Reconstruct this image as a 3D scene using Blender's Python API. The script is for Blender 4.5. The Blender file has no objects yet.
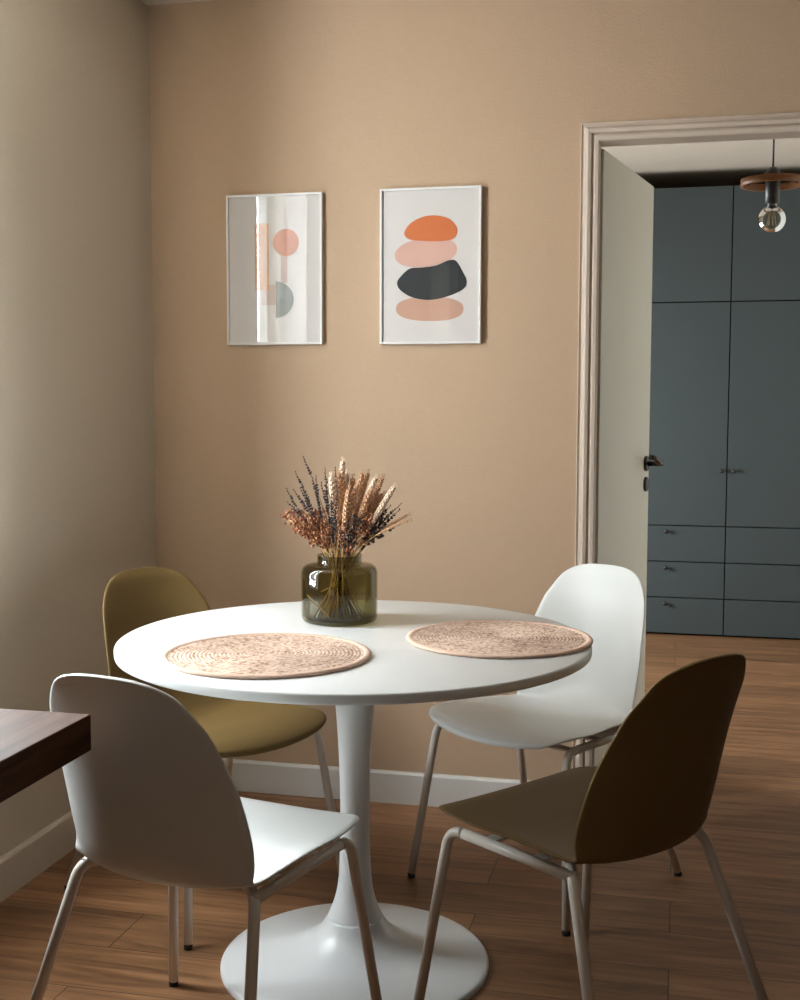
import bpy, bmesh, math, random
from mathutils import Vector, Matrix
C = bpy.context.scene.collection
PI = math.pi
rnd = random.Random(7)

# ------------------------------------------------------------------ camera
F, PITCH, ROLL, YAW, CH = 1200.0, .0794, .002, -.2285, 1.2705
cy_, sy_, cp_, sp_ = math.cos(YAW), math.sin(YAW), math.cos(PITCH), math.sin(PITCH)
FW = Vector((sy_*cp_, cy_*cp_, -sp_)); RT0 = Vector((cy_, -sy_, 0)); UP0 = RT0.cross(FW)
RT = math.cos(ROLL)*RT0 + math.sin(ROLL)*UP0
UP = -math.sin(ROLL)*RT0 + math.cos(ROLL)*UP0
cd = bpy.data.cameras.new('camera'); cam = bpy.data.objects.new('camera', cd); C.objects.link(cam)
cd.sensor_fit = 'HORIZONTAL'; cd.sensor_width = 36; cd.lens = F/800*36; cd.clip_start = .02
cam.matrix_world = Matrix(((RT.x, UP.x, -FW.x, 0), (RT.y, UP.y, -FW.y, 0), (RT.z, UP.z, -FW.z, CH), (0, 0, 0, 1)))
bpy.context.scene.camera = cam

# ------------------------------------------------------------------ materials
def mat(name, col, rough=.6, spec=.4, metal=0., bump=0., bscale=60., var=0., vscale=8., coat=0.):
    m = bpy.data.materials.new(name); m.use_nodes = True
    nt = m.node_tree; b = nt.nodes['Principled BSDF']
    b.inputs['Base Color'].default_value = (*col, 1); b.inputs['Roughness'].default_value = rough
    b.inputs['Specular IOR Level'].default_value = spec; b.inputs['Metallic'].default_value = metal
    b.inputs['Coat Weight'].default_value = coat
    tc = nt.nodes.new('ShaderNodeTexCoord')
    if var:
        n = nt.nodes.new('ShaderNodeTexNoise'); n.inputs['Scale'].default_value = vscale; n.inputs['Detail'].default_value = 4
        nt.links.new(tc.outputs['Object'], n.inputs['Vector'])
        mx = nt.nodes.new('ShaderNodeMix'); mx.data_type = 'RGBA'
        mx.inputs[6].default_value = (*[c*(1-var) for c in col], 1); mx.inputs[7].default_value = (*[min(1, c*(1+var)) for c in col], 1)
        nt.links.new(n.outputs['Fac'], mx.inputs[0]); nt.links.new(mx.outputs[2], b.inputs['Base Color'])
    if bump:
        n = nt.nodes.new('ShaderNodeTexNoise'); n.inputs['Scale'].default_value = bscale; n.inputs['Detail'].default_value = 5
        nt.links.new(tc.outputs['Object'], n.inputs['Vector'])
        bp = nt.nodes.new('ShaderNodeBump'); bp.inputs['Strength'].default_value = bump; bp.inputs['Distance'].default_value = .004
        nt.links.new(n.outputs['Fac'], bp.inputs['Height']); nt.links.new(bp.outputs['Normal'], b.inputs['Normal'])
    return m

def plank_mat():
    m = bpy.data.materials.new('oak_laminate'); m.use_nodes = True
    nt = m.node_tree; N = nt.nodes; L = nt.links; b = N['Principled BSDF']
    tc = N.new('ShaderNodeTexCoord')
    br = N.new('ShaderNodeTexBrick'); br.offset = .37; br.inputs['Scale'].default_value = 1
    br.inputs['Brick Width'].default_value = 1.28; br.inputs['Row Height'].default_value = .192
    br.inputs['Mortar Size'].default_value = .0014; br.inputs['Mortar Smooth'].default_value = .1; br.inputs['Bias'].default_value = 0
    br.inputs['Color1'].default_value = (0, 0, 0, 1); br.inputs['Color2'].default_value = (1, 1, 1, 1); br.inputs['Mortar'].default_value = (.5, .5, .5, 1)
    L.new(tc.outputs['Object'], br.inputs['Vector'])
    mp = N.new('ShaderNodeMapping'); mp.inputs['Scale'].default_value = (1.1, 13, 1)
    # each plank gets its own grain: shift the grain by the plank's random value
    sh = N.new('ShaderNodeVectorMath'); sh.operation = 'MULTIPLY_ADD'; sh.inputs[1].default_value = (7, 3, 5)
    L.new(br.outputs['Color'], sh.inputs[0]); L.new(tc.outputs['Object'], sh.inputs[2]); L.new(sh.outputs[0], mp.inputs['Vector'])
    n1 = N.new('ShaderNodeTexNoise'); n1.inputs['Scale'].default_value = 2.2; n1.inputs['Detail'].default_value = 7; n1.inputs['Roughness'].default_value = .62; n1.inputs['Distortion'].default_value = .9
    L.new(mp.outputs[0], n1.inputs['Vector'])
    cr = N.new('ShaderNodeValToRGB'); e = cr.color_ramp.elements
    e[0].position = .3; e[0].color = (.15, .07, .032, 1); e[1].position = .72; e[1].color = (.42, .22, .11, 1)
    x = cr.color_ramp.elements.new(.5); x.color = (.29, .145, .068, 1)
    L.new(n1.outputs['Fac'], cr.inputs['Fac'])
    hs = N.new('ShaderNodeHueSaturation'); mr = N.new('ShaderNodeMapRange'); mr.inputs['To Min'].default_value = .68; mr.inputs['To Max'].default_value = 1.0
    L.new(br.outputs['Color'], mr.inputs['Value']); L.new(mr.outputs[0], hs.inputs['Value']); L.new(cr.outputs['Color'], hs.inputs['Color'])
    mx = N.new('ShaderNodeMix'); mx.data_type = 'RGBA'; mx.inputs[7].default_value = (.05, .025, .013, 1)
    L.new(br.outputs['Fac'], mx.inputs[0]); L.new(hs.outputs['Color'], mx.inputs[6]); L.new(mx.outputs[2], b.inputs['Base Color'])
    b.inputs['Roughness'].default_value = .42; b.inputs['Specular IOR Level'].default_value = .35
    bp = N.new('ShaderNodeBump'); bp.inputs['Strength'].default_value = .12; bp.inputs['Distance'].default_value = .003
    L.new(n1.outputs['Fac'], bp.inputs['Height']); L.new(bp.outputs['Normal'], b.inputs['Normal'])
    return m

def dark_wood_mat():
    m = mat('dark_walnut', (.07, .032, .018), .6, .18)
    nt = m.node_tree; N = nt.nodes; L = nt.links; b = N['Principled BSDF']
    tc = N['Texture Coordinate']; mp = N.new('ShaderNodeMapping'); mp.inputs['Scale'].default_value = (16, 1.2, 16)
    n = N.new('ShaderNodeTexNoise'); n.inputs['Scale'].default_value = 3; n.inputs['Detail'].default_value = 6; n.inputs['Distortion'].default_value = .6
    L.new(tc.outputs['Object'], mp.inputs['Vector']); L.new(mp.outputs[0], n.inputs['Vector'])
    cr = N.new('ShaderNodeValToRGB'); e = cr.color_ramp.elements
    e[0].position = .3; e[0].color = (.045, .02, .011, 1); e[1].position = .7; e[1].color = (.12, .058, .033, 1)
    L.new(n.outputs['Fac'], cr.inputs['Fac']); L.new(cr.outputs[0], b.inputs['Base Color'])
    return m

def see_through(name, tint, gloss=1.0, rough=.02, ior=1.5):
    m = bpy.data.materials.new(name); m.use_nodes = True
    nt = m.node_tree; N = nt.nodes; L = nt.links; N.clear()
    o = N.new('ShaderNodeOutputMaterial'); t = N.new('ShaderNodeBsdfTransparent'); t.inputs[0].default_value = (*tint, 1)
    g = N.new('ShaderNodeBsdfGlossy'); g.inputs['Roughness'].default_value = rough
    fr = N.new('ShaderNodeFresnel'); fr.inputs['IOR'].default_value = ior
    mu = N.new('ShaderNodeMath'); mu.operation = 'MULTIPLY'; mu.inputs[1].default_value = gloss; mu.use_clamp = True
    ge = N.new('ShaderNodeNewGeometry'); inv = N.new('ShaderNodeMath'); inv.operation = 'SUBTRACT'; inv.inputs[0].default_value = gloss; L.new(ge.outputs['Backfacing'], inv.inputs[1])
    mx = N.new('ShaderNodeMixShader'); L.new(fr.outputs[0], mu.inputs[0]); L.new(inv.outputs[0], mu.inputs[1]); L.new(mu.outputs[0], mx.inputs[0])
    L.new(t.outputs[0], mx.inputs[1]); L.new(g.outputs[0], mx.inputs[2]); L.new(mx.outputs[0], o.inputs[0])
    return m

def curtain_mat():
    m = bpy.data.materials.new('sheer_voile'); m.use_nodes = True
    nt = m.node_tree; N = nt.nodes; L = nt.links; N.clear()
    o = N.new('ShaderNodeOutputMaterial'); d = N.new('ShaderNodeBsdfDiffuse'); d.inputs[0].default_value = (.85, .84, .82, 1)
    t = N.new('ShaderNodeBsdfTranslucent'); t.inputs[0].default_value = (.85, .84, .82, 1)
    mx = N.new('ShaderNodeMixShader'); mx.inputs[0].default_value = .5
    L.new(d.outputs[0], mx.inputs[1]); L.new(t.outputs[0], mx.inputs[2]); L.new(mx.outputs[0], o.inputs[0])
    return m

def mat_coil():
    m = mat('woven_jute', (.55, .33, .22), .9, .1)
    nt = m.node_tree; N = nt.nodes; L = nt.links; b = N['Principled BSDF']; tc = N['Texture Coordinate']
    n = N.new('ShaderNodeTexNoise'); n.inputs['Scale'].default_value = 110; n.inputs['Detail'].default_value = 3
    L.new(tc.outputs['Object'], n.inputs['Vector'])
    w = N.new('ShaderNodeTexNoise'); w.inputs['Scale'].default_value = 14; L.new(tc.outputs['Object'], w.inputs['Vector'])
    ad = N.new('ShaderNodeMath'); ad.operation = 'MULTIPLY_ADD'; ad.inputs[1].default_value = .35; L.new(w.outputs['Fac'], ad.inputs[0]); L.new(n.outputs['Fac'], ad.inputs[2])
    cr = N.new('ShaderNodeValToRGB'); e = cr.color_ramp.elements
    e[0].position = .45; e[0].color = (.24, .14, .095, 1); e[1].position = .80; e[1].color = (.68, .52, .425, 1)
    x = cr.color_ramp.elements.new(.63); x.color = (.52, .37, .285, 1)
    L.new(ad.outputs[0], cr.inputs['Fac']); L.new(cr.outputs[0], b.inputs['Base Color'])
    bp = N.new('ShaderNodeBump'); bp.inputs['Strength'].default_value = .6; bp.inputs['Distance'].default_value = .004
    L.new(n.outputs['Fac'], bp.inputs['Height']); L.new(bp.outputs['Normal'], b.inputs['Normal'])
    return m

M = dict(
    wall_tan=mat('tan_wall_paint', (.49, .348, .235), .85, .2, bump=.25, bscale=140, var=.03, vscale=60),
    wall_grey=mat('putty_wall_paint', (.61, .545, .45), .85, .2, bump=.25, bscale=140, var=.03, vscale=60),
    wall_dark=mat('fill_cutting_wall', (.07, .058, .046), .9, .15, bump=.25, bscale=140),  # invented dark tone: keeps the unseen walls from returning fill light
    wall_white=mat('bounce_wall_white', (.80, .78, .72), .85, .2, bump=.2, bscale=140),  # white chosen to bounce daylight, for the unseen kitchen side wall
    ceil=mat('ceiling_paint', (.60, .52, .43), .9, .1),
    white_trim=mat('white_trim_paint', (.66, .65, .62), .5, .4),
    casing=mat('cream_casing_paint', (.60, .50, .41), .45, .4),
    door=mat('door_paint', (.72, .70, .60), .5, .35, var=.02),
    floor=plank_mat(), desk=dark_wood_mat(),
    cab=mat('slate_cabinet_lacquer', (.060, .074, .076), .6, .2, var=.03, vscale=3),
    gap=mat('cabinet_carcass_dark', (.02, .023, .024), .8, .1),
    black=mat('black_metal', (.018, .017, .016), .4, .5),
    bronze=mat('dark_bronze', (.05, .04, .033), .32, .5, metal=.7),
    white_plastic=mat('white_polypropylene', (.70, .71, .69), .42, .4, bump=.05, bscale=500),
    olive_plastic=mat('olive_polypropylene', (.165, .106, .038), .55, .22, bump=.05, bscale=500),
    tube=mat('cream_powder_coat', (.72, .66, .58), .38, .4),
    cap=mat('black_foot_cap', (.02, .018, .016), .6, .3),
    table=mat('white_table_lacquer', (.72, .735, .735), .33, .45),
    rim=mat('pale_jute_rim', (.66, .47, .37), .9, .1, bump=.6, bscale=150, var=.12, vscale=90),
    coil=mat_coil(),
    glass=see_through('smoked_olive_glass', (.63, .61, .475), 1.0, .03),
    pane=see_through('clear_glass', (.985, .985, .98), 1.0, .01),
    bulb=see_through('bulb_glass', (.85, .83, .78), 2.0, .03),
    frame=mat('white_frame', (.72, .70, .68), .35, .5),
    paper=mat('paper', (.68, .64, .62), .8, .2),
    orange=mat('print_orange', (.62, .17, .055), .7), peach=mat('print_peach', (.66, .36, .20), .7),
    coral=mat('print_coral', (.60, .24, .15), .7), pink=mat('print_pink', (.66, .40, .33), .7),
    ink=mat('print_ink', (.022, .025, .027), .6), sage=mat('print_sage', (.21, .23, .21), .7),
    sand=mat('print_sand', (.56, .33, .24), .7), blush=mat('print_blush', (.60, .47, .42), .7),
    straw=mat('straw_stem', (.85, .57, .25), .7), stem_dark=mat('dark_stem', (.07, .05, .04), .8),
    wheat=mat('bleached_wheat', (.62, .37, .22), .75, var=.25, vscale=120), wheat_pale=mat('pale_wheat', (.80, .62, .48), .75, var=.15, vscale=120),
    lav=mat('lavender_bud', (.045, .037, .045), .8, var=.3, vscale=150),
    pod=mat('flax_pod', (.30, .115, .045), .35, .5, var=.4, vscale=120), pod_pale=mat('flax_pod_pale', (.62, .42, .32), .35, .5),
    pod_dark=mat('dark_pod', (.09, .05, .04), .5, .4),
    ring=mat('oak_hoop', (.20, .08, .024), .5, .4, var=.15, vscale=30), voile=curtain_mat(),
    brass=mat('brass_filament', (.35, .28, .17), .4, .5, metal=.8),
)

# ------------------------------------------------------------------ helpers
def obj(name, bm, m, parent=None, smooth=False, sub=0, solid=0, loc=None, ms=None):
    me = bpy.data.meshes.new(name); bm.normal_update(); bm.to_mesh(me); bm.free()
    o = bpy.data.objects.new(name, me); C.objects.link(o)
    for mm in (ms or [m]): me.materials.append(mm)
    if smooth: me.polygons.foreach_set('use_smooth', [True]*len(me.polygons))
    if parent: o.parent = parent
    if loc: o.location = loc
    if solid: s = o.modifiers.new('s', 'SOLIDIFY'); s.thickness = solid; s.offset = 0
    if sub: s = o.modifiers.new('d', 'SUBSURF'); s.levels = sub; s.render_levels = sub
    return o
def tag(o, label, cat, group=None):
    o['label'] = label; o['category'] = cat
    if group: o['group'] = group
    return o
def thing(name, label, cat, loc=(0, 0, 0), rz=0, group=None):
    o = bpy.data.objects.new(name, None); C.objects.link(o); o.location = loc; o.rotation_euler = (0, 0, rz); o.empty_display_size = .05
    return tag(o, label, cat, group)
def struct(name, bm, m, parent=None, **k):
    o = obj(name, bm, m, parent, **k); o['kind'] = 'structure'; return o
def box(bm, x0, x1, y0, y1, z0, z1, bev=0, mi=0):
    r = bmesh.ops.create_cube(bm, size=1)
    for v in r['verts']: v.co = Vector(((x0+x1)/2+v.co.x*(x1-x0), (y0+y1)/2+v.co.y*(y1-y0), (z0+z1)/2+v.co.z*(z1-z0)))
    es = list({e for v in r['verts'] for e in v.link_edges})
    if bev: bmesh.ops.bevel(bm, geom=es, offset=bev, segments=2, affect='EDGES', profile=.6)
    return bm
def B(*a, **k): return box(bmesh.new(), *a, **k)
def tube(bm, pts, r, seg=12, cap=True, r_end=None, mi=0):
    pts = [Vector(p) for p in pts]; n = len(pts); rings = []
    t = (pts[1]-pts[0]).normalized(); a = t.orthogonal().normalized()
    for i, p in enumerate(pts):
        t = (pts[min(i+1, n-1)]-pts[max(i-1, 0)]).normalized()
        a = (a-t*a.dot(t)).normalized(); b = t.cross(a)
        rr = r if r_end is None else r+(r_end-r)*i/(n-1)
        rings.append([bm.verts.new(p+rr*(math.cos(2*PI*k/seg)*a+math.sin(2*PI*k/seg)*b)) for k in range(seg)])
    for i in range(n-1):
        for k in range(seg):
            f = bm.faces.new((rings[i][k], rings[i][(k+1) % seg], rings[i+1][(k+1) % seg], rings[i+1][k])); f.material_index = mi; f.smooth = True
    if cap:
        bm.faces.new(rings[0][::-1]).material_index = mi; bm.faces.new(rings[-1]).material_index = mi
    return bm
def fillet(pts, rad, n=8):
    pts = [Vector(p) for p in pts]; out = [pts[0]]
    for i in range(1, len(pts)-1):
        p = pts[i]; a = (pts[i-1]-p); b = (pts[i+1]-p); la, lb = a.length, b.length
        ang = a.angle(b); d = min(rad/math.tan(ang/2), la*.48, lb*.95)
        A = p+a.normalized()*d; Bq = p+b.normalized()*d
        for k in range(n+1):
            t = k/n; out.append((1-t)**2*A+2*t*(1-t)*p+t*t*Bq)
    out.append(pts[-1]); return out
def lathe(bm, prof, seg=64, loc=(0, 0, 0), mi=0):
    rings = []
    for r, z in prof:
        if r < 1e-6: rings.append([bm.verts.new((loc[0], loc[1], loc[2]+z))])
        else: rings.append([bm.verts.new((loc[0]+r*math.cos(2*PI*k/seg), loc[1]+r*math.sin(2*PI*k/seg), loc[2]+z)) for k in range(seg)])
    for A, Bq in zip(rings, rings[1:]):
        for k in range(seg):
            q = [A[k % len(A)], A[(k+1) % len(A)], Bq[(k+1) % len(Bq)], Bq[k % len(Bq)]]
            q = list(dict.fromkeys(q))
            if len(q) > 2: f = bm.faces.new(q); f.smooth = True; f.material_index = mi
    return bm
def crom(P, n):
    """Catmull-Rom through tuples P, n samples per span"""
    P = [Vector(p) for p in P]; out = []
    for i in range(len(P)-1):
        p0 = P[i-1] if i else 2*P[0]-P[1]; p1, p2 = P[i], P[i+1]; p3 = P[i+2] if i+2 < len(P) else 2*P[-1]-P[-2]
        for k in range(n):
            t = k/n; out.append(.5*((2*p1)+(p2-p0)*t+(2*p0-5*p1+4*p2-p3)*t*t+(3*p1-p0-3*p2+p3)*t**3))
    out.append(P[-1]); return out

# ------------------------------------------------------------------ the room
XL, YB, H = -1.679, 3.657, 2.538
XR, YF, YK, TH = 3.0, -1.9, 7.32, .062         # right wall, wall behind the camera, far kitchen wall, wall thickness
YK0 = YB+TH
WY0, WY1, WZ0, WZ1 = 2.04, 2.62, .78, 2.42       # dining window in the left wall
FY0, FY1, FZ0, FZ1 = -1.55, -.80, .35, 2.30       # second dining window, behind the camera
KY0, KY1, KZ0, KZ1 = 4.7, 6.2, .55, 1.4        # kitchen window in the left wall
DX0, DX1, DZ = -.246, .60, 2.045                # door opening
struct('floor', B(XL-.25, XR+.2, YF-.2, YK+.2, -.1, 0), M['floor'])
struct('ceiling', B(XL-.25, XR+.2, YF-.2, YK+.2, H, H+.1), M['ceil'])
bm = bmesh.new(); X0, X1 = XL-.20, XL
box(bm, X0, X1, YF-.1, FY0, 0, H); box(bm, X0, X1, FY0, FY1, 0, FZ0); box(bm, X0, X1, FY0, FY1, FZ1, H); box(bm, X0, X1, FY1, WY0, 0, H); box(bm, X0, X1, WY0, WY1, 0, WZ0); box(bm, X0, X1, WY0, WY1, WZ1, H); box(bm, X0, X1, WY1, YK0, 0, H)
struct('wall_left', bm, M['wall_grey'])
bm = bmesh.new()
box(bm, X0, X1, YK0, KY0, 0, H); box(bm, X0, X1, KY0, KY1, 0, KZ0); box(bm, X0, X1, KY0, KY1, KZ1, H); box(bm, X0, X1, KY1, YK+.1, 0, H)
struct('wall_kitchen_left', bm, M['wall_grey'])
bm = bmesh.new()
box(bm, XL, DX0-.012, YB, YK0, 0, H); box(bm, DX0-.012, DX1+.012, YB, YK0, DZ+.012, H); box(bm, DX1+.012, XR, YB, YK0, 0, H)
struct('wall_back', bm, M['wall_tan'])
struct('wall_right', B(XR, XR+.1, YF, YB, 0, H), M['wall_dark'])
struct('wall_kitchen_right', B(1.08, 1.18, YK0, YK, 0, H), M['wall_white'])  # unseen wall, set close in to bounce window light onto the door leaf
struct('wall_front', B(XL, XR, YF-.1, YF, 0, H), M['wall_dark'])
struct('wall_kitchen_back', B(XL, 1.08, YK, YK+.1, 0, H), M['wall_grey'])
def base_profile(bm, p0, p1, out, h, t):
    """skirting board from p0 to p1, standing off the wall towards out"""
    p0, p1, out = Vector(p0), Vector(p1), Vector(out)
    prof = [(0, 0), (t, 0), (t, h-.008), (t-.004, h-.002), (t-.007, h), (0, h)]
    A = [bm.verts.new(p0+out*a+Vector((0, 0, z))) for a, z in prof]; D = [bm.verts.new(p1+out*a+Vector((0, 0, z))) for a, z in prof]
    n = len(prof)
    for k in range(n): bm.faces.new((A[k], A[(k+1) % n], D[(k+1) % n], D[k]))
    bm.faces.new(A[::-1]); bm.faces.new(D); bmesh.ops.recalc_face_normals(bm, faces=bm.faces[:]); return bm
struct('baseboard_back', base_profile(bmesh.new(), (XL+.014, YB, 0), (DX0-.056, YB, 0), (0, -1, 0), .1028, .014), M['white_trim'])
struct('baseboard_left', base_profile(bmesh.new(), (XL, YF, 0), (XL, YB, 0), (1, 0, 0), .108, .014), M['wall_grey'])
struct('baseboard_right', base_profile(bmesh.new(), (DX1+.056, YB, 0), (XR, YB, 0), (0, -1, 0), .1028, .014), M['white_trim'])
# moulded door casing, mitred at the corners
def casing(bm, y, s):
    prof = [(0, 0), (0, .010), (.003, .015), (.012, .016), (.016, .015), (.018, .007), (.021, .007), (.024, .018), (.033, .021), (.038, .018), (.043, .004), (.050, .003), (.0535, .008), (.055, .008), (.056, .006), (.056, 0)]
    path = [(DX0, 0, -1, 0), (DX0, DZ, -1, 1), (DX1, DZ, 1, 1), (DX1, 0, 1, 0)]
    rows = [[bm.verts.new((x+dx*a, y+s*d, z+dz*a)) for a, d in prof] for x, z, dx, dz in path]
    for A, D in zip(rows, rows[1:]):
        for k in range(len(prof)-1): bm.faces.new((A[k], A[k+1], D[k+1], D[k]))
    bmesh.ops.recalc_face_normals(bm, faces=bm.faces[:]); return bm
struct('trim_1', casing(bmesh.new(), YB, -1), M['casing'])
struct('trim_2', casing(bmesh.new(), YK0, 1), M['casing'])
bm = bmesh.new(); box(bm, DX0-.012, DX0, YB, YK0, 0, DZ+.012); box(bm, DX1, DX1+.012, YB, YK0, 0, DZ+.012); box(bm, DX0, DX1, YB, YK0, DZ, DZ+.012)
struct('trim_3', bm, M['casing'])

# windows (they are what lights the two rooms)
def window(name, y0, y1, z0, z1):
    w = bpy.data.objects.new(name, None); C.objects.link(w); w['kind'] = 'structure'; xm = XL-.165; w.location = (xm, (y0+y1)/2, z0)
    def P(o): o.parent = w; o.matrix_parent_inverse = Matrix.Translation(-w.location); return o
    bm = bmesh.new(); t = .06; ym = (y0+y1)/2
    wide = y1-y0 > 1
    if not wide: t = .045
    for a in [(y0, y0+t, z0, z1), (y1-t, y1, z0, z1), (y0+t, y1-t, z0, z0+t), (y0+t, y1-t, z1-t, z1)]+([(ym-.05, ym+.05, z0+t, z1-t)] if wide else []): box(bm, xm-.02, xm+.02, *a, bev=.004)
    P(obj('window_frame', bm, M['white_trim']))
    P(obj('window_sill', B(xm+.02, XL+.03, y0+.001, y1-.001, z0, z0+.025, bev=.004), M['white_trim']))
    for a, b in (((y0+t, ym-.05), (ym+.05, y1-t)) if wide else ((y0+t, y1-t),)): P(obj('pane', B(xm-.004, xm+.004, a, b, z0+t, z1-t), M['pane']))
window('window_1', WY0, WY1, WZ0, WZ1)
window('window_3', FY0, FY1, FZ0, FZ1)
window('window_2', KY0, KY1, KZ0, KZ1)

# sheer curtain hanging at the far end of the dining window
bm = bmesh.new(); cols = []
for i in range(61):
    t = i/60; y = 2.30+.24*t; x = XL+.075+.028*math.sin(t*2*PI*5.2)+.008*math.sin(t*23)
    cols.append([bm.verts.new((x+.004*math.sin(3*z+7*t), y+.012*math.sin(2.2*z+1), z)) for z in [.9+1.55*k/24 for k in range(25)]])
for a, b in zip(cols, cols[1:]):
    for k in range(24): bm.faces.new((a[k], b[k], b[k+1], a[k+1]))
cu = thing('curtain', 'white sheer curtain drawn to the far end of the window', 'curtain', (0, 0, 0))
obj('drape', bm, M['voile'], cu, smooth=True)
bm = tube(bmesh.new(), [(XL+.075, 1.75, 2.47), (XL+.075, 2.54, 2.47)], .011); obj('rod', bm, M['bronze'], cu)
for yb in (1.8, 2.50): obj('rod_bracket', B(XL, XL+.08, yb, yb+.02, 2.46, 2.48, bev=.002), M['bronze'], cu)

# ------------------------------------------------------------------ door leaf, opened into the kitchen
dr = bpy.data.objects.new('door_1', None); C.objects.link(dr); dr['kind'] = 'structure'
dl = Vector((.135, .683, 0)); LL = dl.length
dr.location = (-.238, 3.712, 0); dr.rotation_euler = (0, 0, math.atan2(dl.y, dl.x))    # local x along the leaf, local -y towards the opening
LL -= .009
obj('door_leaf', B(0, LL, 0, .04, .008, 2.036, bev=.002), M['door'], dr)
hx, hz = LL-.058, 1.064
hb = lathe(bmesh.new(), [(0, 0), (.027, 0), (.027, .007), (.024, .010), (0, .010)], 28); bmesh.ops.rotate(hb, verts=hb.verts[:], cent=(0, 0, 0), matrix=Matrix.Rotation(PI/2, 3, 'X')); bmesh.ops.translate(hb, verts=hb.verts[:], vec=(hx, 0, hz))
hd = obj('door_handle', hb, M['bronze'], dr)
bm = tube(bmesh.new(), fillet([(hx, -.008, hz), (hx, -.062, hz), (hx-.06, -.062, hz+.008), (hx-.10, -.054, hz+.026), (hx-.112, -.040, hz+.028)], .022), .009)
obj('lever', bm, M['bronze'], hd)
hb = lathe(bmesh.new(), [(0, 0), (.026, 0), (.026, .006), (.023, .009), (0, .009)], 28); bmesh.ops.rotate(hb, verts=hb.verts[:], cent=(0, 0, 0), matrix=Matrix.Rotation(PI/2, 3, 'X')); bmesh.ops.translate(hb, verts=hb.verts[:], vec=(hx, 0, hz-.073))
obj('keyhole_escutcheon', hb, M['bronze'], dr)
for z in (.25, 1.75): obj('hinge', tube(bmesh.new(), [(-.004, .018, z-.045), (-.004, .018, z+.045)], .007), M['bronze'], dr)

# ------------------------------------------------------------------ kitchen cabinets
YC = 6.74
def cabinet(x0, x1, label, knob_side, kx):
    t = thing('tall_cabinet', label, 'cabinet', ((x0+x1)/2, YC, 0), 0, 'tall cabinets along the kitchen wall')
    ox = (x0+x1)/2; g = .003
    bm = bmesh.new(); box(bm, x0-ox+.0008, x1-ox-.0008, .022, .56, .012, 2.44); box(bm, x0-ox+.001, x1-ox-.001, .05, .5, 0, .012)
    obj('body', bm, M['gap'], t)
    def knob(par, x, z):
        b = lathe(bmesh.new(), [(0, 0), (.006, 0), (.006, .018), (.012, .021), (.012, .028), (0, .028)], 16)
        bmesh.ops.rotate(b, verts=b.verts[:], cent=(0, 0, 0), matrix=Matrix.Rotation(PI/2, 3, 'X')); bmesh.ops.translate(b, verts=b.verts[:], vec=(x-ox, 0, z))
        obj('knob', b, M['black'], par)
    for z0, z1 in ((.009, .21), (.21, .41), (.41, .61)):
        d = obj('drawer', B(x0-ox+g, x1-ox-g, 0, .021, z0+g, z1-g, bev=.0015), M['cab'], t); knob(d, kx, z1-.032)
    d = obj('door', B(x0-ox+g, x1-ox-g, 0, .021, .61+g, 1.826-g, bev=.0015), M['cab'], t)
    knob(d, x1-.028 if knob_side > 0 else x0+.035, .914)
    obj('upper_door', B(x0-ox+g, x1-ox-g, 0, .021, 1.826+g, 2.437, bev=.0015), M['cab'], t)
    return t
cabinet(-.345, .255, 'tall slate grey kitchen cabinet beside the open door with three knobbed drawers', 1, -.06)
cabinet(.255, 1.055, 'wider tall slate grey kitchen cabinet cut off by the right edge of the photo', -1, .66)
cabinet(-1.345, -.345, 'tall slate grey kitchen cabinet hidden behind the open door leaf', 1, -.845)

# ------------------------------------------------------------------ pendant lamp in the kitchen
LX, LY = .296, 4.4
p = thing('pendant_lamp', 'pendant lamp with wooden hoop and clear globe bulb hanging beyond the doorway', 'lamp', (LX, LY, H))
obj('cord', tube(bmesh.new(), [(0, 0, -.005), (0, 0, -.47)], .0035, 8), M['black'], p)
obj('ceiling_rose', lathe(bmesh.new(), [(0, 0), (.05, 0), (.05, -.02), (.045, -.025), (0, -.025)], 32), M['black'], p)
rz = -.500
obj('hoop', lathe(bmesh.new(), [(.098, rz-.012), (.107, rz-.012), (.107, rz+.012), (.098, rz+.012), (.098, rz-.012)], 64), M['ring'], p)
bm = bmesh.new()
for k in range(3): tube(bm, [(0, 0, rz+.03), (.103*math.cos(k*2*PI/3+.5), .103*math.sin(k*2*PI/3+.5), rz+.003)], .003, 8)
obj('spoke', bm, M['black'], p)
obj('socket', lathe(bmesh.new(), [(0, rz+.05), (.012, rz+.05), (.024, rz+.035), (.024, rz-.072), (0, rz-.072)], 24), M['black'], p)
bc = rz-.072-.055
bu = obj('bulb', lathe(bmesh.new(), [(.014, bc+.060), (.015, bc+.050)]+[(.047*math.sin(a), bc+.047*math.cos(a)) for a in [.36+(PI-.36)*k/16 for k in range(17)]], 32), M['bulb'], p)
bm = bmesh.new()
for k in range(7): a = k*2*PI/7; tube(bm, [(.006*math.cos(a), .006*math.sin(a), bc+.045), (.016*math.cos(a+.3), .016*math.sin(a+.3), bc-.02)], .0012, 6)
obj('filament', bm, M['brass'], bu)

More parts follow.
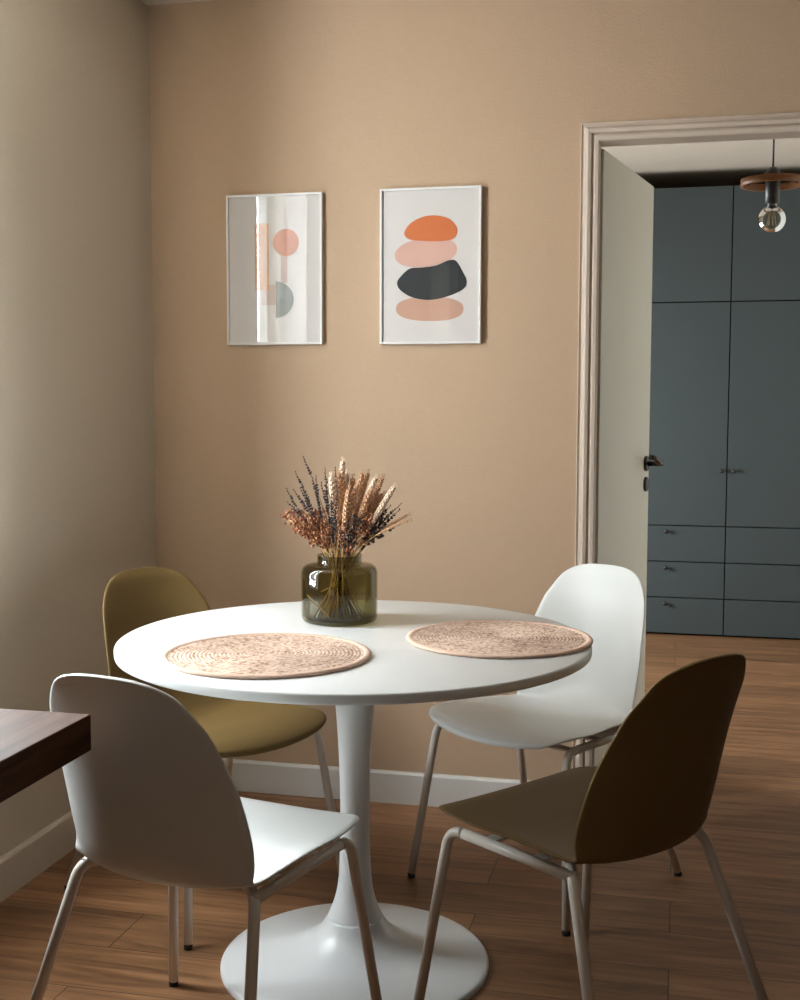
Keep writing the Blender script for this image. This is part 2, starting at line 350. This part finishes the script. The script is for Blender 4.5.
# ------------------------------------------------------------------ dining table
TX, TY = -.6987, 2.5602
t = thing('dining_table', 'round white pedestal dining table with tulip base in the middle of the chairs', 'table', (TX, TY, 0))
R = .5245
obj('tabletop', lathe(bmesh.new(), [(0, .728), (R-.03, .728), (R-.004, .7285), (R-.001, .730), (R, .733), (R, .745), (R-.001, .748), (R-.004, .75), (0, .75)], 160), M['table'], t)
obj('column', lathe(bmesh.new(), [(r.x, r.y) for r in crom([(.0615, .112, 0), (.0485, .145, 0), (.040, .18, 0), (.0355, .23, 0), (.0335, .31, 0), (.0335, .38, 0), (.0355, .46, 0), (.040, .55, 0), (.048, .64, 0), (.064, .728, 0)], 6)], 72), M['table'], t)
obj('base', lathe(bmesh.new(), [(.3048, 0), (.3048, .008), (.302, .012)]+[(r.x, r.y) for r in crom([(.298, .0135, 0), (.25, .0185, 0), (.19, .028, 0), (.14, .042, 0), (.105, .061, 0), (.08, .083, 0), (.062, .111, 0)], 6)]+[(0, .111)], 128), M['table'], t)

# ------------------------------------------------------------------ chairs
CEN = [(.277, .424), (.270, .438), (.225, .4495), (.12, .447), (.03, .436), (-.05, .427), (-.11, .4235), (-.158, .434), (-.194, .468), (-.214, .53), (-.232, .62), (-.248, .718), (-.256, .757), (-.263, .794), (-.270, .8135), (-.274, .8225)]
EDG = [(.252, .438), (.245, .453), (.20, .463), (.12, .4615), (.03, .457), (-.05, .451), (-.097, .4455), (-.119, .449), (-.114, .474), (-.125, .526), (-.154, .614), (-.201, .715), (-.224, .7535), (-.244, .790), (-.263, .810), (-.270, .819)]
WID = [.172, .204, .233, .240, .224, .212, .203, .196, .1955, .1975, .191, .171, .155, .131, .098, .064]
def shell_bm():
    NU, NS = 17, 5
    cen = crom([(x, z, 0) for x, z in CEN], NS); edg = crom([(x, z, 0) for x, z in EDG], NS); wid = [v.x for v in crom([(w, 0, 0) for w in WID], NS)]
    n = len(cen)
    bm = bmesh.new(); rows = []
    for i in range(n):
        row = []
        for k in range(NU):
            u = -1+2*k/(NU-1); f = abs(u)**2.1
            p = cen[i].lerp(edg[i], f); y = wid[i]*u
            # keep the bottom row of the front and the top row rounded in plan
            row.append(bm.verts.new((p.x, y, p.y)))
        rows.append(row)
    for a, b in zip(rows, rows[1:]):
        for k in range(NU-1): bm.faces.new((a[k], a[k+1], b[k+1], b[k]))
    return bm
AX, FX, FY, RX, RY, ZB, TR = .2555, .202, .211, -.109, .191, .4235, .0108
CACHE = {}
def part(key, name, make, m, parent, smooth=False, **k):
    """one shared mesh per kind of part, one object per chair"""
    if (key, m) not in CACHE:
        o = obj(name, make(), M[m], None, smooth=smooth, **k); CACHE[(key, m)] = o
    else:
        o = CACHE[(key, m)].copy(); C.objects.link(o)
    o.parent = parent; return o
def rear_path(s): return fillet([(-AX, s*AX, .012), (RX, s*RY, ZB-.003), (.0, s*.085, .405)], .042, 10)
def front_path(s):
    """front leg: foot, bend, then back along the seat edge as far as the rear leg's bend"""
    return fillet([(AX, s*AX, .012), (FX, s*FY, ZB), rear_path(s)[6]+Vector((-.004, 0, .001))], .042, 10)
def leg_front(s): return tube(bmesh.new(), front_path(s)[:12], TR, 16)
def rail(s): return tube(bmesh.new(), front_path(s)[11:], TR, 16)
def leg_rear(s): return tube(bmesh.new(), rear_path(s), TR, 16)
def bar(x, y): return box(bmesh.new(), x-.014, x+.014, -y, y, .4065, .4125, bev=.001)
def cap_bm(x, y, tx, ty):
    return tube(bmesh.new(), [(x, y, 0), Vector((x, y, .012))], TR*.95, 14)
def make_chair(x, y, rz, label, m):
    t = thing('dining_chair', label, 'chair', (x, y, 0), rz, 'shell chairs around the dining table')
    part('shell', 'seat_shell', shell_bm, m, t, smooth=True, solid=.0075, sub=1)
    for s in (1, -1):
        for kind, fn, xx in (('f', leg_front, AX), ('r', leg_rear, -AX)):
            l = part('leg%s%d' % (kind, s), 'leg', lambda: fn(s), 'tube', t)
            part('cap%s%d' % (kind, s), 'foot_cap', lambda: cap_bm(xx, s*AX, 0, 0), 'cap', l)
        part('rail%d' % s, 'side_rail', lambda: rail(s), 'tube', t)
    part('bar_f', 'cross_bar', lambda: bar(.13, .199), 'tube', t)
    part('bar_r', 'cross_bar', lambda: bar(.0, .188), 'tube', t)
    return t
make_chair(TX+.368, TY+.602, -2.107, 'white plastic shell chair facing the camera beside the doorway', 'white_plastic')
make_chair(TX-.164, TY-.504, 1.352, 'white plastic shell chair seen from behind next to the dark desk', 'white_plastic')
make_chair(TX-.493, TY+.321, -.516, 'olive plastic shell chair tucked in the corner behind the table', 'olive_plastic')
make_chair(TX+.554, TY-.206, 2.488, 'olive plastic shell chair in the right foreground with its dark back to us', 'olive_plastic')

# ------------------------------------------------------------------ dark wooden desk at the left edge
DKX, DKY = -.919, 1.746
t = thing('desk', 'dark brown wooden desk whose corner enters at the left edge', 'desk', (-1.31, 1.0, 0))
obj('desktop', B(XL+.001+1.31, DKX+1.31, -1.3, DKY-1.0, .7105, .77, bev=.002), M['desk'], t)
for y in (-1.1, .0): obj('panel_leg', B(-.30, .05, y-.02, y+.02, 0, .7105, bev=.003), M['desk'], t)

# ------------------------------------------------------------------ placemats
def placemat(x, y, rz, label, r=.205):
    t = thing('placemat', label, 'placemat', (x, y, .75), rz, 'woven placemats on the table')
    bm = bmesh.new(); NC, SEG, PER = 25, 160, 4; rr = random.Random(int(x*1000)); rings = []
    n = NC*PER
    for i in range(n+1):
        q = i/PER; ph = q % 1; ring = []
        for k in range(SEG):
            a = 2*PI*k/SEG; sp = q+k/SEG*0
            z = .0052+.0019*abs(math.sin(PI*q))**.7*(.8+.2*math.sin(a*(6+q*5)+q*9))+rr.uniform(-.0003, .0003)
            rad = (r-.012)*i/n*(1+.004*math.sin(3*a+q))
            ring.append(bm.verts.new((rad*math.cos(a), rad*math.sin(a), z)) if i else None)
        rings.append(ring)
    c = bm.verts.new((0, 0, .006))
    for k in range(SEG): bm.faces.new((c, rings[1][k], rings[1][(k+1) % SEG]))
    for i in range(1, n):
        for k in range(SEG): bm.faces.new((rings[i][k], rings[i+1][k], rings[i+1][(k+1) % SEG], rings[i][(k+1) % SEG]))
    b0 = [bm.verts.new((v.co.x, v.co.y, 0)) for v in rings[n]]
    for k in range(SEG): bm.faces.new((rings[n][k], b0[k], b0[(k+1) % SEG], rings[n][(k+1) % SEG]))
    bm.faces.new(b0[::-1])
    obj('woven_coil', bm, M['coil'], t, smooth=True)
    bm = bmesh.new(); S2 = 180; rg = []
    for k in range(S2):
        a = 2*PI*k/S2; w = 1+.08*math.sin(a*60)
        rg.append([bm.verts.new(((r-.008+.008*w*math.cos(b))*math.cos(a), (r-.008+.008*w*math.cos(b))*math.sin(a), max(0, .0045+.0045*w*math.sin(b)))) for b in [2*PI*j/10 for j in range(10)]])
    for k in range(S2):
        for j in range(10): bm.faces.new((rg[k][j], rg[k][(j+1) % 10], rg[(k+1) % S2][(j+1) % 10], rg[(k+1) % S2][j]))
    bmesh.ops.recalc_face_normals(bm, faces=bm.faces[:])
    obj('braided_rim', bm, M['rim'], t, smooth=True)
placemat(-.824, 2.327, .4, 'round woven jute placemat at the left front of the white table', .2165)
placemat(-.381, 2.612, 1.9, 'round woven jute placemat at the right rim of the table', .2065)

# ------------------------------------------------------------------ vase
def ray(px, py): return FW+(px-400)/F*RT-(py-500)/F*UP
def at_y(px, py, y):
    d = ray(px, py); k = y/d.y; return Vector((0, 0, CH))+k*d
VY = 2.755; VX = at_y(339.5, 600, VY).x
VR = .0915
vprof_out = [(0, .001), (VR-.014, 0), (VR-.004, .004), (VR, .014), (VR, .120), (VR-.004, .131), (VR-.012, .137), (VR-.022, .1395), (.056, .1405), (.0535, .143), (.0535, .158), (.0555, .161)]
vprof_in = [(.0515, .161), (.0500, .144), (.0525, .1375), (VR-.022, .1365), (VR-.014, .134), (VR-.007, .128), (VR-.004, .119), (VR-.004, .016), (VR-.010, .010), (0, .009)]
t = thing('vase', 'wide smoked olive glass vase standing at the back of the table', 'vase', (VX, VY, .75))
obj('glass_body', lathe(bmesh.new(), vprof_out+vprof_in, 72), M['glass'], t, smooth=True)

# ------------------------------------------------------------------ dried flowers
def blob(bm, c, rx, ry, rz_, axis, mi=0, sub=1):
    r = bmesh.ops.create_icosphere(bm, subdivisions=sub, radius=1)
    q = axis.to_track_quat('Z', 'Y').to_matrix()
    for v in r['verts']: v.co = c+q @ Vector((v.co.x*rx, v.co.y*ry, v.co.z*rz_))
    for f in {f for v in r['verts'] for f in v.link_faces}: f.smooth = True; f.material_index = mi
def stem_path(top_px, depth, bend=.3):
    T = at_y(top_px[0], top_px[1], VY+depth); vb = Vector((VX, VY, .75))
    side = max(-1, min(1, (T.x-VX)/.15))
    Mx = Vector((VX+.034*side+rnd.uniform(-.012, .012), VY+max(-.03, min(.03, depth*.6))+rnd.uniform(-.008, .008), .75+.160))
    # inside the vase the stem leans the other way
    bx, by = -.048*side+rnd.uniform(-.026, .026), -depth*.5+rnd.uniform(-.035, .035)
    l = math.hypot(bx, by)
    if l > .066: bx, by = bx*.066/l, by*.066/l
    Bt = vb+Vector((bx, by, .011))
    up = (Mx-Bt).normalized(); L = (T-Mx).length
    mid = Mx+up*L*.5; mid = mid.lerp((Mx+T)/2, 1-bend)
    pts = [Bt, Bt.lerp(Mx, .5), Mx]+[(1-s)**2*Mx+2*s*(1-s)*mid+s*s*T for s in [k/14 for k in range(1, 15)]]
    return pts
def along(pts, d):
    """point and tangent at distance d back from the tip"""
    for i in range(len(pts)-1, 0, -1):
        s = (pts[i]-pts[i-1]).length
        if d <= s: return pts[i].lerp(pts[i-1], d/s), (pts[i]-pts[i-1]).normalized()
        d -= s
    return pts[0].copy(), (pts[1]-pts[0]).normalized()
def local(bm, o): bmesh.ops.translate(bm, verts=bm.verts[:], vec=-o); return bm
def dried(name, label, cat, group, pts, stem_r, stem_m, head_name, head_fn, head_m):
    o = pts[0].copy(); t = thing(name, label, cat, o, 0, group)
    obj('stem', local(tube(bmesh.new(), pts, stem_r, 6, True, stem_r*.7), o), M[stem_m], t)
    bm = bmesh.new(); head_fn(bm, pts); obj(head_name, local(bm, o), M[head_m], t)
    return t
def ear(L, w):
    def f(bm, pts):
        n = int(L/.0052)
        for i in range(n):
            q = i/n; d = .006+L*q; p, tg = along(pts, d); a = tg.orthogonal().normalized(); b = tg.cross(a)
            ww = w*(.55+.45*math.sin(PI*min(1, .18+q*.85)))
            for k in range(3):
                an = i*1.05+k*2*PI/3; dr_ = (math.cos(an)*a+math.sin(an)*b)
                blob(bm, p+dr_*ww*.55, ww*.42, ww*.42, .0062, (tg+dr_*.35).normalized())
        p, tg = along(pts, 0); 
        for k in range(4):
            a = tg.orthogonal().normalized(); a.rotate(Matrix.Rotation(k*PI/2, 3, tg)); q0, _ = along(pts, .012); tube(bm, [q0, p+tg*.010+a*.004], .0007, 4)
    return f
def lavender(L):
    def f(bm, pts):
        n = int(L/.0066)
        for i in range(n):
            d = .002+L*i/n+rnd.uniform(-.001, .001); p, tg = along(pts, d); a = tg.orthogonal().normalized(); b = tg.cross(a); g = .55+.45*min(1, i/5)
            for k in range(4 if i > 2 else 2):
                if rnd.random() < .18: continue
                an = i*.9+k*PI/2+rnd.uniform(-.4, .4); dr_ = math.cos(an)*a+math.sin(an)*b; q = g*rnd.uniform(.75, 1.25)
                blob(bm, p+dr_*.0021*q+tg*rnd.uniform(-.001, .001), .0017*q, .0017*q, .0038*q, (tg+dr_*.7).normalized())
    return f
def flax(n, spread, L):
    def f(bm, pts):
        for i in range(n):
            d = rnd.uniform(0, L); p, tg = along(pts, d); v = Vector((rnd.gauss(0, 1), rnd.gauss(0, 1), rnd.gauss(0, 1)))
            v = (v-tg*v.dot(tg)).normalized(); e = p+v*rnd.uniform(.004, spread)+tg*rnd.uniform(.004, .016)
            tube(bm, [p, e], .0006, 4); r_ = rnd.uniform(.0026, .0044); blob(bm, e, r_, r_, r_*1.15, tg)
    return f
G_W, G_L, G_F, G_D = 'dried wheat ears in the vase', 'dark dried lavender stems in the vase', 'brown flax sprigs in the vase', 'dark seed sprigs in the vase'
wheat = [(343, 461, .0, 1), (331, 476, -.02, 1), (347, 473, .015, 1), (339, 474, -.015, 0), (353, 478, .01, 0), (362, 473, .0, 0), (368, 473, .02, 0), (376, 478, -.01, 1), (382, 478, .015, 0), (394, 487, -.015, 1), (383, 494, .02, 0), (357, 486, -.02, 0), (349, 489, -.03, 0), (371, 490, -.02, 0), (344, 480, -.01, 0)]
for i, (x, y, d, pale) in enumerate(wheat):
    lb = {0: 'tallest pale wheat ear at the top of the dried bouquet', 1: 'pale wheat ear standing left among the dark lavender', 9: 'pale wheat ear leaning furthest right in the bouquet'}.get(i, 'tan dried wheat ear standing in the smoked glass vase')
    dried('dried_wheat', lb, 'dried flower', G_W, stem_path((x, y), d), .0020, 'straw', 'ear', ear(.12 if i != 1 else .06, .0088), 'wheat_pale' if pale else 'wheat')
for i, (x, y, d) in enumerate([(407, 515, .0), (408, 521, -.02)]):
    dried('dried_reed', ['upper brown grass blade sticking out right of the vase', 'lower brown grass blade sticking out right of the vase'][i], 'dried flower', 'brown grass blades in the vase', stem_path((x, y), d, .55), .0013, 'straw', 'ear', ear(.07, .0038), 'wheat')
lav = [(295, 471, .0), (286, 488, -.01), (287, 502, .01), (293, 489, .015), (312, 477, .0), (303, 456, .02), (325, 467, .01), (335, 467, -.01), (316, 475, -.02), (332, 482, -.025), (300, 487, -.02), (321, 482, .0), (402, 503, .0), (400, 509, .015), (391, 505, -.01), (337, 490, -.035), (334, 500, -.03)]
for i, (x, y, d) in enumerate(lav):
    lb = {0: 'dark lavender spike rising left above its neighbours', 5: 'thin curved lavender spike reaching highest on the left', 12: 'dark lavender spike pointing right, upper of the pair'}.get(i, 'dark dried lavender spike in the smoked glass vase')
    dried('dried_lavender', lb, 'dried flower', G_L, stem_path((x, y), d, .4), .0009, 'stem_dark', 'spike', lavender(.105 if i != 5 else .05), 'lav')
fl = [(289, 520, .0), (294, 514, .02), (299, 521, -.02), (305, 512, .01), (309, 522, -.025), (315, 514, .0), (321, 522, -.02), (325, 513, .01), (303, 532, -.03), (313, 535, -.03), (286, 515, .01), (324, 530, -.03), (297, 529, .0), (318, 527, .02)]
for i, (x, y, d) in enumerate(fl):
    lb = {10: 'flax sprig leaning furthest left over the vase'}.get(i, 'orange brown flax sprig bunched low on the bouquet left')
    dried('dried_flax', lb, 'dried flower', G_F, stem_path((x, y), d, .45), .0009, 'straw', 'seed_pods', flax(34, .014, .055), 'pod')
dk = [(347, 525, -.03), (355, 520, -.035), (362, 524, -.02), (370, 518, -.02), (378, 524, -.01), (384, 516, .0), (366, 534, -.03), (350, 536, -.035), (376, 532, -.01), (342, 530, -.03), (388, 528, .0)]
for i, (x, y, d) in enumerate(dk):
    dried('dried_sprig', 'dark brown seed sprig bunched low on the bouquet right', 'dried flower', G_D, stem_path((x, y), d, .45), .0009, 'stem_dark' if i % 2 else 'straw', 'seed_pods', flax(30, .013, .07), 'pod_dark' if i % 3 else 'pod')
# two stray straws lying across the stems inside the glass
for a, b, lb in (((-.074, -.02, .062), (-.005, -.055, .012), 'loose straw leaning against the left wall of the vase'), ((-.03, -.055, .078), (.015, -.045, .1), 'short pale straw caught across the stems in the vase')):
    o = Vector((VX, VY, .75)); tag(obj('loose_straw', tube(bmesh.new(), [a, b], .0014, 6), M['straw'], None, loc=o), lb, 'straw')

# ------------------------------------------------------------------ pictures on the back wall
def picture(x0, x1, z0, z1, label, shapes):
    w, h = x1-x0, z1-z0; t = thing('framed_picture', label, 'picture', ((x0+x1)/2, YB, z0), 0, 'framed prints on the back wall'); D = .02; fw_ = .007
    bm = bmesh.new()
    for a in ((-w/2, -w/2+fw_, 0, h), (w/2-fw_, w/2, 0, h), (-w/2+fw_, w/2-fw_, 0, fw_), (-w/2+fw_, w/2-fw_, h-fw_, h)): box(bm, a[0], a[1], -D, 0, a[2], a[3], bev=.0012)
    obj('frame', bm, M['frame'], t)
    bm = bmesh.new(); iw, ih = w-2*fw_, h-2*fw_; mats = [M['paper']]
    box(bm, -iw/2, iw/2, -.012, -.001, fw_, h-fw_)
    for i, (m, pts) in enumerate(shapes):
        y = -.0123-.0003*i; mats.append(M[m])
        f = bm.faces.new([bm.verts.new((-w/2+u*w, y, h*(1-v))) for u, v in pts]); f.material_index = i+1
        if f.calc_center_median() and (f.normal_update() or f.normal.y > 0): f.normal_flip()
    bmesh.ops.triangulate(bm, faces=[f for f in bm.faces if len(f.verts) > 4])
    obj('art_print', bm, None, t, ms=mats)
    obj('glass_pane', B(-iw/2, iw/2, -.0185, -.0165, fw_, h-fw_), M['pane'], t)
    return t
ASP = .314/.470
def ell(cu, cv, ru, rv, tilt=0, p=2.0, n=48):
    out = []
    for k in range(n):
        a = 2*PI*k/n; x = ru*math.copysign(abs(math.cos(a))**(2/p), math.cos(a)); y = rv*math.copysign(abs(math.sin(a))**(2/p), math.sin(a))
        X = x; Y = y/ASP; X, Y = X*math.cos(tilt)-Y*math.sin(tilt), X*math.sin(tilt)+Y*math.cos(tilt)
        out.append((cu+X, cv+Y*ASP))
    return out
def smooth_poly(pts, n=6):
    P = [Vector((a, b, 0)) for a, b in pts]; m = len(P); out = []
    for i in range(m):
        p0, p1, p2, p3 = P[i-1], P[i], P[(i+1) % m], P[(i+2) % m]
        for k in range(n):
            s = k/n; q = .5*((2*p1)+(p2-p0)*s+(2*p0-5*p1+4*p2-p3)*s*s+(3*p1-p0-3*p2+p3)*s**3); out.append((q.x, q.y))
    return out
sq = lambda a, b, c, d: [(a, c), (b, c), (b, d), (a, d)]
half = [(.515+.185*math.sin(PI*k/24), .70-.185*ASP*.98*math.cos(PI*k/24)) for k in range(25)]
picture(-1.414, -1.098, 1.459, 1.929, 'framed abstract print of a peach bar, coral circle and grey half disc', [
    ('blush', sq(.36, .51, .60, .735)), ('peach', sq(.295, .44, .193, .635)), ('blush', sq(.57, .635, .40, .59)), ('coral', ell(.622, .322, .135, .135*ASP)), ('sage', half)])
picture(-.912, -.596, 1.457, 1.930, 'framed abstract print of four stacked pebbles in orange, pink, black and tan', [
    ('sand', ell(.495, .775, .335, .078, .02, 2.4)), ('pink', ell(.455, .412, .31, .092, -.10, 2.15)),
    ('orange', smooth_poly([(.24, .285), (.30, .225), (.42, .186), (.55, .178), (.68, .200), (.755, .25), (.765, .295), (.72, .332), (.60, .343), (.42, .338), (.29, .325)])),
    ('ink', smooth_poly([(.17, .605), (.21, .56), (.30, .513), (.42, .508), (.56, .497), (.68, .467), (.755, .472), (.82, .54), (.86, .60), (.83, .65), (.68, .695), (.50, .717), (.33, .700), (.21, .655)]))])

# ------------------------------------------------------------------ light: daylight through the two windows
def area(name, loc, sy, sz, power, col, tilt=0):
    l = bpy.data.lights.new(name, 'AREA'); l.shape = 'RECTANGLE'; l.size = sz; l.size_y = sy; l.energy = power; l.color = col
    o = bpy.data.objects.new(name, l); C.objects.link(o); o.location = loc
    o.rotation_euler = (0, -PI/2-tilt, 0); return o
area('daylight_dining', (XL-.195, (WY0+WY1)/2, (WZ0+WZ1)/2), WY1-WY0, WZ1-WZ0, 112, (.88, .95, 1.0))
area('daylight_rear', (XL-.195, (FY0+FY1)/2, (FZ0+FZ1)/2), FY1-FY0, FZ1-FZ0, 15, (.88, .95, 1.0))
area('daylight_kitchen', (XL-.195, (KY0+KY1)/2, (KZ0+KZ1)/2), KY1-KY0, KZ1-KZ0, 95, (.88, .95, 1.0))
w = bpy.data.worlds.new('sky'); bpy.context.scene.world = w; w.use_nodes = True
bg = w.node_tree.nodes['Background']; bg.inputs[0].default_value = (.75, .85, 1, 1); bg.inputs[1].default_value = .6

vs = bpy.context.scene.view_settings
vs.view_transform = 'Standard'; vs.look = 'None'; vs.gamma = 1; vs.use_curve_mapping = False; vs.exposure = 0.46
